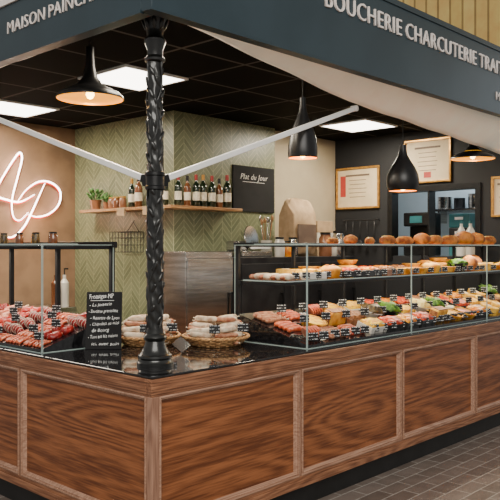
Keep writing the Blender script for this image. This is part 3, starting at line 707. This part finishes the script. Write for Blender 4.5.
food('tart','tomato_tart','pie','crust',lambda bm:lathe(bm,[(.075,0),(.09,.03),(.095,.034),(.088,.034),(.084,.026),(.001,.026)],72,fn=fl))
part('tart','filling','redfood',lambda bm:lathe(bm,[(.084,.024),(.07,.031),(.03,.033),(.001,.033)],32,fn=lambda r,z,a:r*(1+.02*math.sin(7*a))))
def pie(bm):
    lathe(bm,[(.07,0),(.078,.035),(.083,.042),(.07,.05),(.04,.06),(.001,.062)],60,fn=lambda r,z,a:r*(1+.012*math.sin(a*20)))
food('pie','raised_pie','pie','crust',pie)
part('pie','crust_ornament','crustd',lambda bm:[blob(bm,(.03*math.cos(a),.03*math.sin(a),.062),(.016,.009,.004),1,.1,rot=Matrix.Rotation(a,3,'Z')) for a in (0,1.57,3.14,4.71)])
def loaf(bm,L=.13,w=.05,h=.045,s=0):
    blob(bm,(0,0,h*.75),(L,w,h),3,.08,s,2,flat=0)
food('loaf','bread_loaf','bread','crustd',lambda bm:loaf(bm))
part('loaf','slash','cheese',lambda bm:[blob(bm,(-.06+.04*q,0,.076-abs(-.06+.04*q)*.1),(.007,.03,.004),1,.1,rot=Matrix.Rotation(.5,3,'Z')) for q in range(4)])
food('roundloaf','round_bread','bread','crustd',lambda bm:blob(bm,(0,0,.05),(.085,.08,.058),3,.1,4,2,flat=0))
part('roundloaf','slash','cheese',lambda bm:[tube(bm,[(-.05,d,.098-abs(d)*.4),(0,d,.108-abs(d)*.4),(.05,d,.098-abs(d)*.4)],.004,6) for d in (-.025,.02)])
def pate(bm): box(bm,-.08,.08,-.035,.035,0,.06)
food('pate','pate_loaf','pate','crust',pate,smooth=False,bev=.01)
part('pate','cut_face','pate',lambda bm:(box(bm,-.082,-.0795,-.028,.028,.006,.052),box(bm,-.07,.07,-.028,.028,.058,.0625)),smooth=False)
def wedge(bm,a0=.5,r=.09,h=.05):
    n=30; top=[bm.verts.new((0,0,h))]; bot=[bm.verts.new((0,0,0))]
    for i in range(n+1):
        a=a0+(2*math.pi-a0*2)*i/n; top.append(bm.verts.new((r*math.cos(a),r*math.sin(a),h))); bot.append(bm.verts.new((r*math.cos(a),r*math.sin(a),0)))
    bm.faces.new(top).material_index=0; bm.faces.new(bot[::-1])
    for i in range(len(top)):
        j=(i+1)%len(top); f=bm.faces.new((bot[i],bot[j],top[j],top[i])); f.material_index=1 if i in (0,len(top)-1) else 0
food('cheese','cheese_wheel','cheese',['rind','cheese'],lambda bm:wedge(bm,.9),smooth=False,bev=.004)
part('cheese','paper_label','lab',lambda bm:lathe(bm,[(.03,.0505),(.03,.052)],20,cx=-.03),smooth=False)
food('brie','soft_cheese','cheese',['brie','cheese'],lambda bm:wedge(bm,.35,.07,.032),smooth=False,bev=.005)
part('brie','paper_label','redseal',lambda bm:lathe(bm,[(.022,.0325),(.022,.034)],20,cx=-.025),smooth=False)
food('ham','cooked_ham','ham','ham',lambda bm:blob(bm,(0,0,.035),(.10,.06,.04),3,.15,9,1.6,flat=0))
part('ham','rind','jelly',lambda bm:blob(bm,(0,.01,.038),(.102,.058,.041),3,.12,9,1.6,flat=.02))
def bowl(bm): lathe(bm,[(.04,0),(.045,.004),(.08,.045),(.088,.05),(.084,.052),(.074,.044),(.001,.03)],36)
for k,f_,bm_ in (('salad','salad','bchina'),('slaw','slaw','china'),('herbs','green','bchina'),('olives','olive','china')):
    food(k,'salad_bowl','bowl',bm_,bowl)
    part(k,'salad',f_,lambda bm:blob(bm,(0,0,.048),(.078,.078,.030),3,.6,3,5,flat=.034))
def dish(bm):
    box(bm,-.095,.095,-.06,.06,0,.01)
    for a in ((-.1,.1,-.065,-.058),(-.1,.1,.058,.065),(-.1,-.093,-.058,.058),(.093,.1,-.058,.058)): box(bm,*a,0,.032)
for k,mm,ff in (('terrine','terra','pate'),('gratin','china','custard'),('dish','bchina','jelly'),('tomato','bchina','redfood')):
    food(k,'baking_dish','dish',mm,dish,smooth=False,bev=.003)
    def fill(bm):
        blob(bm,(0,0,.030),(.12,.075,.018),4,.4,4,6,flat=.012)
        for v_ in bm.verts: v_.co.x=max(-.092,min(.092,v_.co.x)); v_.co.y=max(-.057,min(.057,v_.co.y))
    part(k,'filling',ff,fill)
def slices(bm):
    for q in range(5): 
        g_=bm.verts[:] ; lathe(bm,[(.001,-.004),(.038,-.004),(.038,.004),(.001,.004)],20)
        nv=[v_ for v_ in bm.verts if v_ not in g_]
        rt=Matrix.Rotation(R(40),3,'Y')
        for v_ in nv: v_.co=rt@v_.co+Vector((-.06+.028*q,0,.030))
food('slices','sliced_ham','cold cuts','ham',slices,smooth='auto')
part('slices','platter','bchina',lambda bm:box(bm,-.1,.1,-.05,.05,0,.004),smooth=False)
def card(bm):
    box(bm,-.036,.036,-.0012,.0012,.05,.104)
food('tag','price_tag','price tag','tag',card,smooth=False)
part('tag','tag_stand','blackm',lambda bm:(box(bm,-.01,.01,-.008,.012,0,.003),tube(bm,[(0,0,.002),(0,0,.052)],.0018,5)),smooth=False)
LBL={'steak':'raw red beef steak with fat rim in case','steakd':'dark red beef steak with fat rim in case','roast':'rolled beef roast tied with twine in case','chop':'pale pink pork chop with rib bone in case',
'sausage':'raw reddish pork sausage link in case','salami':'whitish floured dry sausage with tied end','salamib':'brown dry sausage with tied end','quiche':'round golden quiche with fluted crust','tart':'round tart with red tomato filling','pie':'golden raised pie with crust ornament',
'loaf':'brown crusted long bread loaf with slashes','roundloaf':'round golden crusted bread loaf','pate':'rectangular pate in golden crust','cheese':'cut wheel of golden rind cheese','brie':'soft white rind cheese with label',
'ham':'glazed pink cooked ham','salad':'black bowl of colourful mixed salad','herbs':'black bowl heaped with green salad leaves','olives':'white bowl of dark olives','slaw':'white bowl of creamy salad','terrine':'brown stoneware terrine dish of pate','gratin':'white dish of golden gratin','dish':'black dish of orange glazed food','tomato':'black dish of red tomato filling','slices':'fanned pink ham slices on black platter','tag':'small black price tag with white writing'}
def put(k,loc,rz=0,sc=1,where='',grp='',rot=None):
    return dup(T[k],loc,rz,sc,LBL[k]+(' '+where if where else ''),grp,rot)
rnd=random.Random(11)
sl_=math.atan(DB/.6); slx=math.atan(DB/.5)
def Z(s,f): return (s,s,s*f)
blk=['steakd','sausage','roast','steak','chop','steakd','roast']
for iy in range(14):
    y=1.185+iy*.107+.02*(iy//2)
    kk=blk[(iy//2)%7]
    for ix,x in enumerate((.11,.20,.295,.39,.485)):
        k=kk
        if ix==0 and kk!='sausage': k='steak' if (iy//2)%2 else 'sausage'
        if ix==3 and kk=='steakd': k='roast'
        s=rnd.uniform(.78,.88)
        if k=='roast': s=.66
        if k=='sausage':
            for q in range(3): put(k,(x+rnd.uniform(-.006,.006),y-.033+.033*q,dzx(x)-.001),0,.6,'',"meat in the display case",rot=(0,-slx,rnd.uniform(-.1,.1)))
            continue
        put(k,(x+rnd.uniform(-.006,.006),y+rnd.uniform(-.006,.006),dzx(x)-.001),0,Z(s,1.4 if k!='roast' else 1.1),'',"meat in the display case",rot=(0,-slx,rnd.uniform(-.3,.3) if k!='roast' else R(90)+rnd.uniform(-.2,.2)))
for iy in range(16):
    x=(.07,.25,.15,.345,.44)[iy%5]
    put('tag',(x,1.16+iy*.1,dzx(x)+.005),0,.9,'in the meat case','price tags in the meat case',rot=(0,0,R(-62)))
GR={0:['slices','sausage','salamib','quiche','sausage','pate'],1:['gratin','tomato','terrine','slaw','dish','olives','quiche','tomato','herbs','gratin','pate'],2:['cheese','tomato','quiche','cheese','gratin','tart','herbs','rc','dish','brie','terrine']}
for ix in range(15):
    x=1.43+ix*.232
    for iy,y in enumerate((.15,.32,.50)):
        if ix<3: k=GR[0][(ix*2+iy)%6]
        elif ix<8: k=GR[1][(ix*3+iy*4)%11]
        else: k=GR[2][(ix*3+iy*4)%11]
        if k=='rc': k='cheese'
        s={'cheese':.95,'pate':1.15}.get(k,1.02)
        if k in('sausage','salamib'):
            for q in range(4): put(k,(x,y-.06+.037*q,dz(y-.06+.037*q)),rnd.uniform(-.05,.05),1.15,'on the deck','sausages on the deck')
        else: put(k,(x,y,dz(y)),0,Z(s,1.5),'on the black deck','food on the case deck',rot=(sl_+.08,0,rnd.uniform(-.1,.1)))
    put('tag',(x-.06,.075,dz(.075)-.03),0,.95,'on the deck edge','price tags on the deck',rot=(-.1,0,R(-25)))
    put('tag',(x+.05,.075,dz(.075)-.03),0,.95,'on the deck edge','price tags on the deck',rot=(-.1,0,R(-25)))
    put('tag',(x+.05,.235,dz(.235)+.025),0,.95,'between the dishes','price tags on the deck',rot=(-.1,0,R(-25)))
    put('tag',(x+.02,.41,dz(.41)+.035),0,.95,'between the dishes','price tags on the deck',rot=(-.1,0,R(-25)))
SZ=1.380
mid=['quiche','pie','tomato','roundloaf','quiche','gratin','tart','dish','cheese','quiche','pie','herbs','terrine']
for ix in range(15):
    x=1.41+ix*.235
    for iy,y in enumerate((.33,.52)):
        if ix==0:
            for q in range(4): put('salamib' if q%2 else 'salami',(x,y-.06+.042*q,SZ),.1,1,'on glass shelf','sausages on glass shelf')
            continue
        k=mid[(ix*5+iy*3)%13]; s={'roundloaf':.95,'cheese':.95}.get(k,1.05)
        put(k,(x,y,SZ),rnd.uniform(-.2,.2),Z(s,1.4),'on glass shelf','food on the glass shelf')
        if iy==1 and k in('quiche','pie','tart'): put('pie' if ix%2 else 'quiche',(x,y,SZ+(.05 if k!='pie' else .092)),0,.85,'stacked on another','food on the glass shelf')
    for dx in (.0,.11): put('tag',(x+dx,.258,SZ-.03),0,.8,'on the glass shelf','price tags on the glass shelf',rot=(0,0,R(-25)))
for x,k,s,rz in ((1.95,'loaf',.6,.1),(2.17,'roundloaf',.65,0),(2.42,'loaf',.7,.4),(2.67,'loaf',.9,.1),(2.92,'loaf',.85,-.15),(3.2,'roundloaf',.9,0),(3.42,'loaf',1.05,.2),(3.68,'loaf',1.05,-.1),(3.95,'roundloaf',1.15,0),(4.18,'roundloaf',1.05,1),(4.45,'loaf',1.1,.1)):
    put(k,(x,.36,TZ+.006),rz,s,'on top of case','breads on top of the case')
def basket(loc,r,label,items):
    e=empty('wicker_basket',loc,label,'basket','wicker baskets of dry sausage')
    bm=B()
    for ring in range(5):
        z=.008+ring*.0115; rr=r*(.74+.26*ring/4); n=96; ph=math.pi*(ring%2)
        tube(bm,[((rr+.0035*math.sin(16*2*math.pi*i/n+ph))*math.cos(2*math.pi*i/n),(rr+.0035*math.sin(16*2*math.pi*i/n+ph))*math.sin(2*math.pi*i/n),z) for i in range(n)],.006,6,closed=True)
    for i in range(32):
        a=2*math.pi*i/32; tube(bm,[(r*.74*math.cos(a),r*.74*math.sin(a),.004),(r*math.cos(a),r*math.sin(a),.056)],.003,5)
    lathe(bm,[(.001,.002),(r*.72,.002),(r*.72,.008),(.001,.008)],32)
    mk('woven_body',bm,'wicker',parent=e,smooth=True)
    bm=B(); n=120
    for ph in (0,math.pi):
        tube(bm,[((r+.005*math.cos(20*2*math.pi*i/n+ph))*math.cos(2*math.pi*i/n),(r+.005*math.cos(20*2*math.pi*i/n+ph))*math.sin(2*math.pi*i/n),.059+.005*math.sin(20*2*math.pi*i/n+ph)) for i in range(n)],.007,6,closed=True)
    mk('braided_rim',bm,'wicker',parent=e,smooth=True)
    for (k,dx,dy,dz_,rz,tl,s) in items:
        put(k,(loc[0]+dx,loc[1]+dy,loc[2]+dz_),0,s,'piled in wicker basket','dry sausages in baskets',rot=(0,tl,rz))
def pile(k0,k1,seed,r=.19):
    q=random.Random(seed); out=[]
    base_=R(-47); ax=Vector((math.cos(base_),math.sin(base_))); ay=Vector((-ax.y,ax.x))
    for L,(nr,zz) in enumerate(((6,.02),(8,.055),(7,.088),(5,.118),(3,.146))):
        for i in range(nr):
            v_=(i-(nr-1)/2)*.048+(.012 if L%2 else 0)
            half=math.sqrt(max(.001,(r*1.05)**2-v_*v_))*(.9,1,1,.85,.6)[L]
            cols=2 if half>.11 else 1
            for c in range(cols):
                u_=(c-(cols-1)/2)*min(.19,half*1.05)+q.uniform(-.015,.015)
                p=ax*u_+ay*v_
                out.append((k0 if q.random()<.72 else k1,p.x,p.y,zz+q.uniform(-.006,.010),base_+q.uniform(-.6,.6)+(math.pi if q.random()<.5 else 0),q.uniform(-.15,.15),.86))
    return out
basket((1.03,.615,GZ),.212,'round wicker basket heaped with floured dry sausages',pile('salami','salamib',1,.2))
basket((.745,.955,GZ),.205,'round wicker basket of dry sausages behind the column',pile('salami','salamib',2,.19))
for (x,y,z) in ((.88,.47,GZ+.07),(1.07,.41,GZ+.07),(.62,.83,GZ+.07),(.78,.76,GZ+.07)):
    put('tag',(x,y,z-.02),0,.95,'stuck in the sausage basket','price tags in the baskets',rot=(0,0,R(-45)))
for k in list(T): kill(T[k])
cb=empty('counter_chalkboard',(.40,.965,GZ),'small black chalkboard with handwritten white menu on granite','chalkboard')
cb.rotation_euler=(0,0,R(-42))
bm=B(); box(bm,-.11,.11,-.006,.006,0,.36); q=mk('board',bm,'slateboard',parent=cb,bev=.003); q.rotation_euler=(R(-12),0,0)
bm=B(); box(bm,-.03,.03,.0,.006,0,.25); s_=mk('prop_leg',bm,'blackm',parent=cb); s_.location=(0,.125,0); s_.rotation_euler=(R(17),0,0)
lines=['Fromages MP','- La jasserie','- Saucisse grenadine','- Rosette de Lyon','- Chipolata au miel','  de Bourg','- Tout est fait maison','  ici, avec soin']
rb=random.Random(4)
for i,l in enumerate(lines):
    t_=text(l,.036 if i==0 else .026,.0004,'chalk','handwriting',q,(-.098+rb.uniform(0,.014),-.0072,.315-.040*i-(.008 if i else 0)),rx,shear=.2,width=min(.18,.0105*len(l)) if i else .15,offset=-.0003,jit=1.2,seed=i)
    t_.rotation_euler=(R(90),R(rb.uniform(-4,1)),0)
bm=B(); box(bm,-.085,.06,-.0072,-.006,.303,.3055); mk('chalk_underline',bm,'chalk',parent=q)
for o in bpy.data.objects:
    if 'w_' in o: del o['w_']
# ------------------------------------------------------------------ lights
def area(name,loc,rot,sx,sy,e,col):
    l=bpy.data.lights.new(name,'AREA'); l.shape='RECTANGLE'; l.size=sx; l.size_y=sy; l.energy=e; l.color=col
    o=bpy.data.objects.new(name,l); o.location=loc; o.rotation_euler=rot; COL.objects.link(o); return o
for x,y in ((1.2,1.7),(1.2,3.5),(4.2,1.7)): area('panel_lamp',(x,y,CH-.03),(0,0,0),.55,.55,48,(1,.87,.66))
area('case_lamp',(3.1,.30,1.59),(0,0,0),3.5,.1,22,(1,.88,.64))
area('case_lamp',(3.1,.34,1.345),(0,0,0),3.5,.08,12,(1,.88,.64))
area('case_lamp',(.33,2.3,1.57),(0,0,0),.1,2.4,14,(1,.87,.70))
area('kitchen_lamp',(5.7,1.3,2.9),(0,0,0),.8,.8,18,(.9,.96,1))
area('ceiling_spot',(.8,.85,CH-.02),(0,0,0),.4,.4,18,(1,.87,.68))
o=area('hall_skylight',(-4,-5,5.5),(0,0,0),6,4,640,(1,.96,.88)); o.rotation_euler=(Vector((1.5,1.2,.6))-Vector((-4,-5,5.5))).to_track_quat('-Z','Y').to_euler()
l=bpy.data.lights.new('sign_glow','POINT'); l.energy=5; l.color=(1,.6,.3); l.shadow_soft_size=.1
o=bpy.data.objects.new('sign_glow',l); o.location=(1.75,3.95,1.9); COL.objects.link(o)
w=bpy.data.worlds.new('World'); bpy.context.scene.world=w; w.use_nodes=True
w.node_tree.nodes['Background'].inputs[0].default_value=(.95,.93,.88,1); w.node_tree.nodes['Background'].inputs[1].default_value=.5
# ------------------------------------------------------------------ camera
cd=bpy.data.cameras.new('Camera'); cd.sensor_width=36; cd.lens=52.78; cd.shift_y=-.006; cd.clip_start=.05
cam=bpy.data.objects.new('Camera',cd); cam.location=(-2.289,-2.807,1.6); cam.rotation_euler=(R(90),0,R(43.2-90)); COL.objects.link(cam)
bpy.context.scene.camera=cam
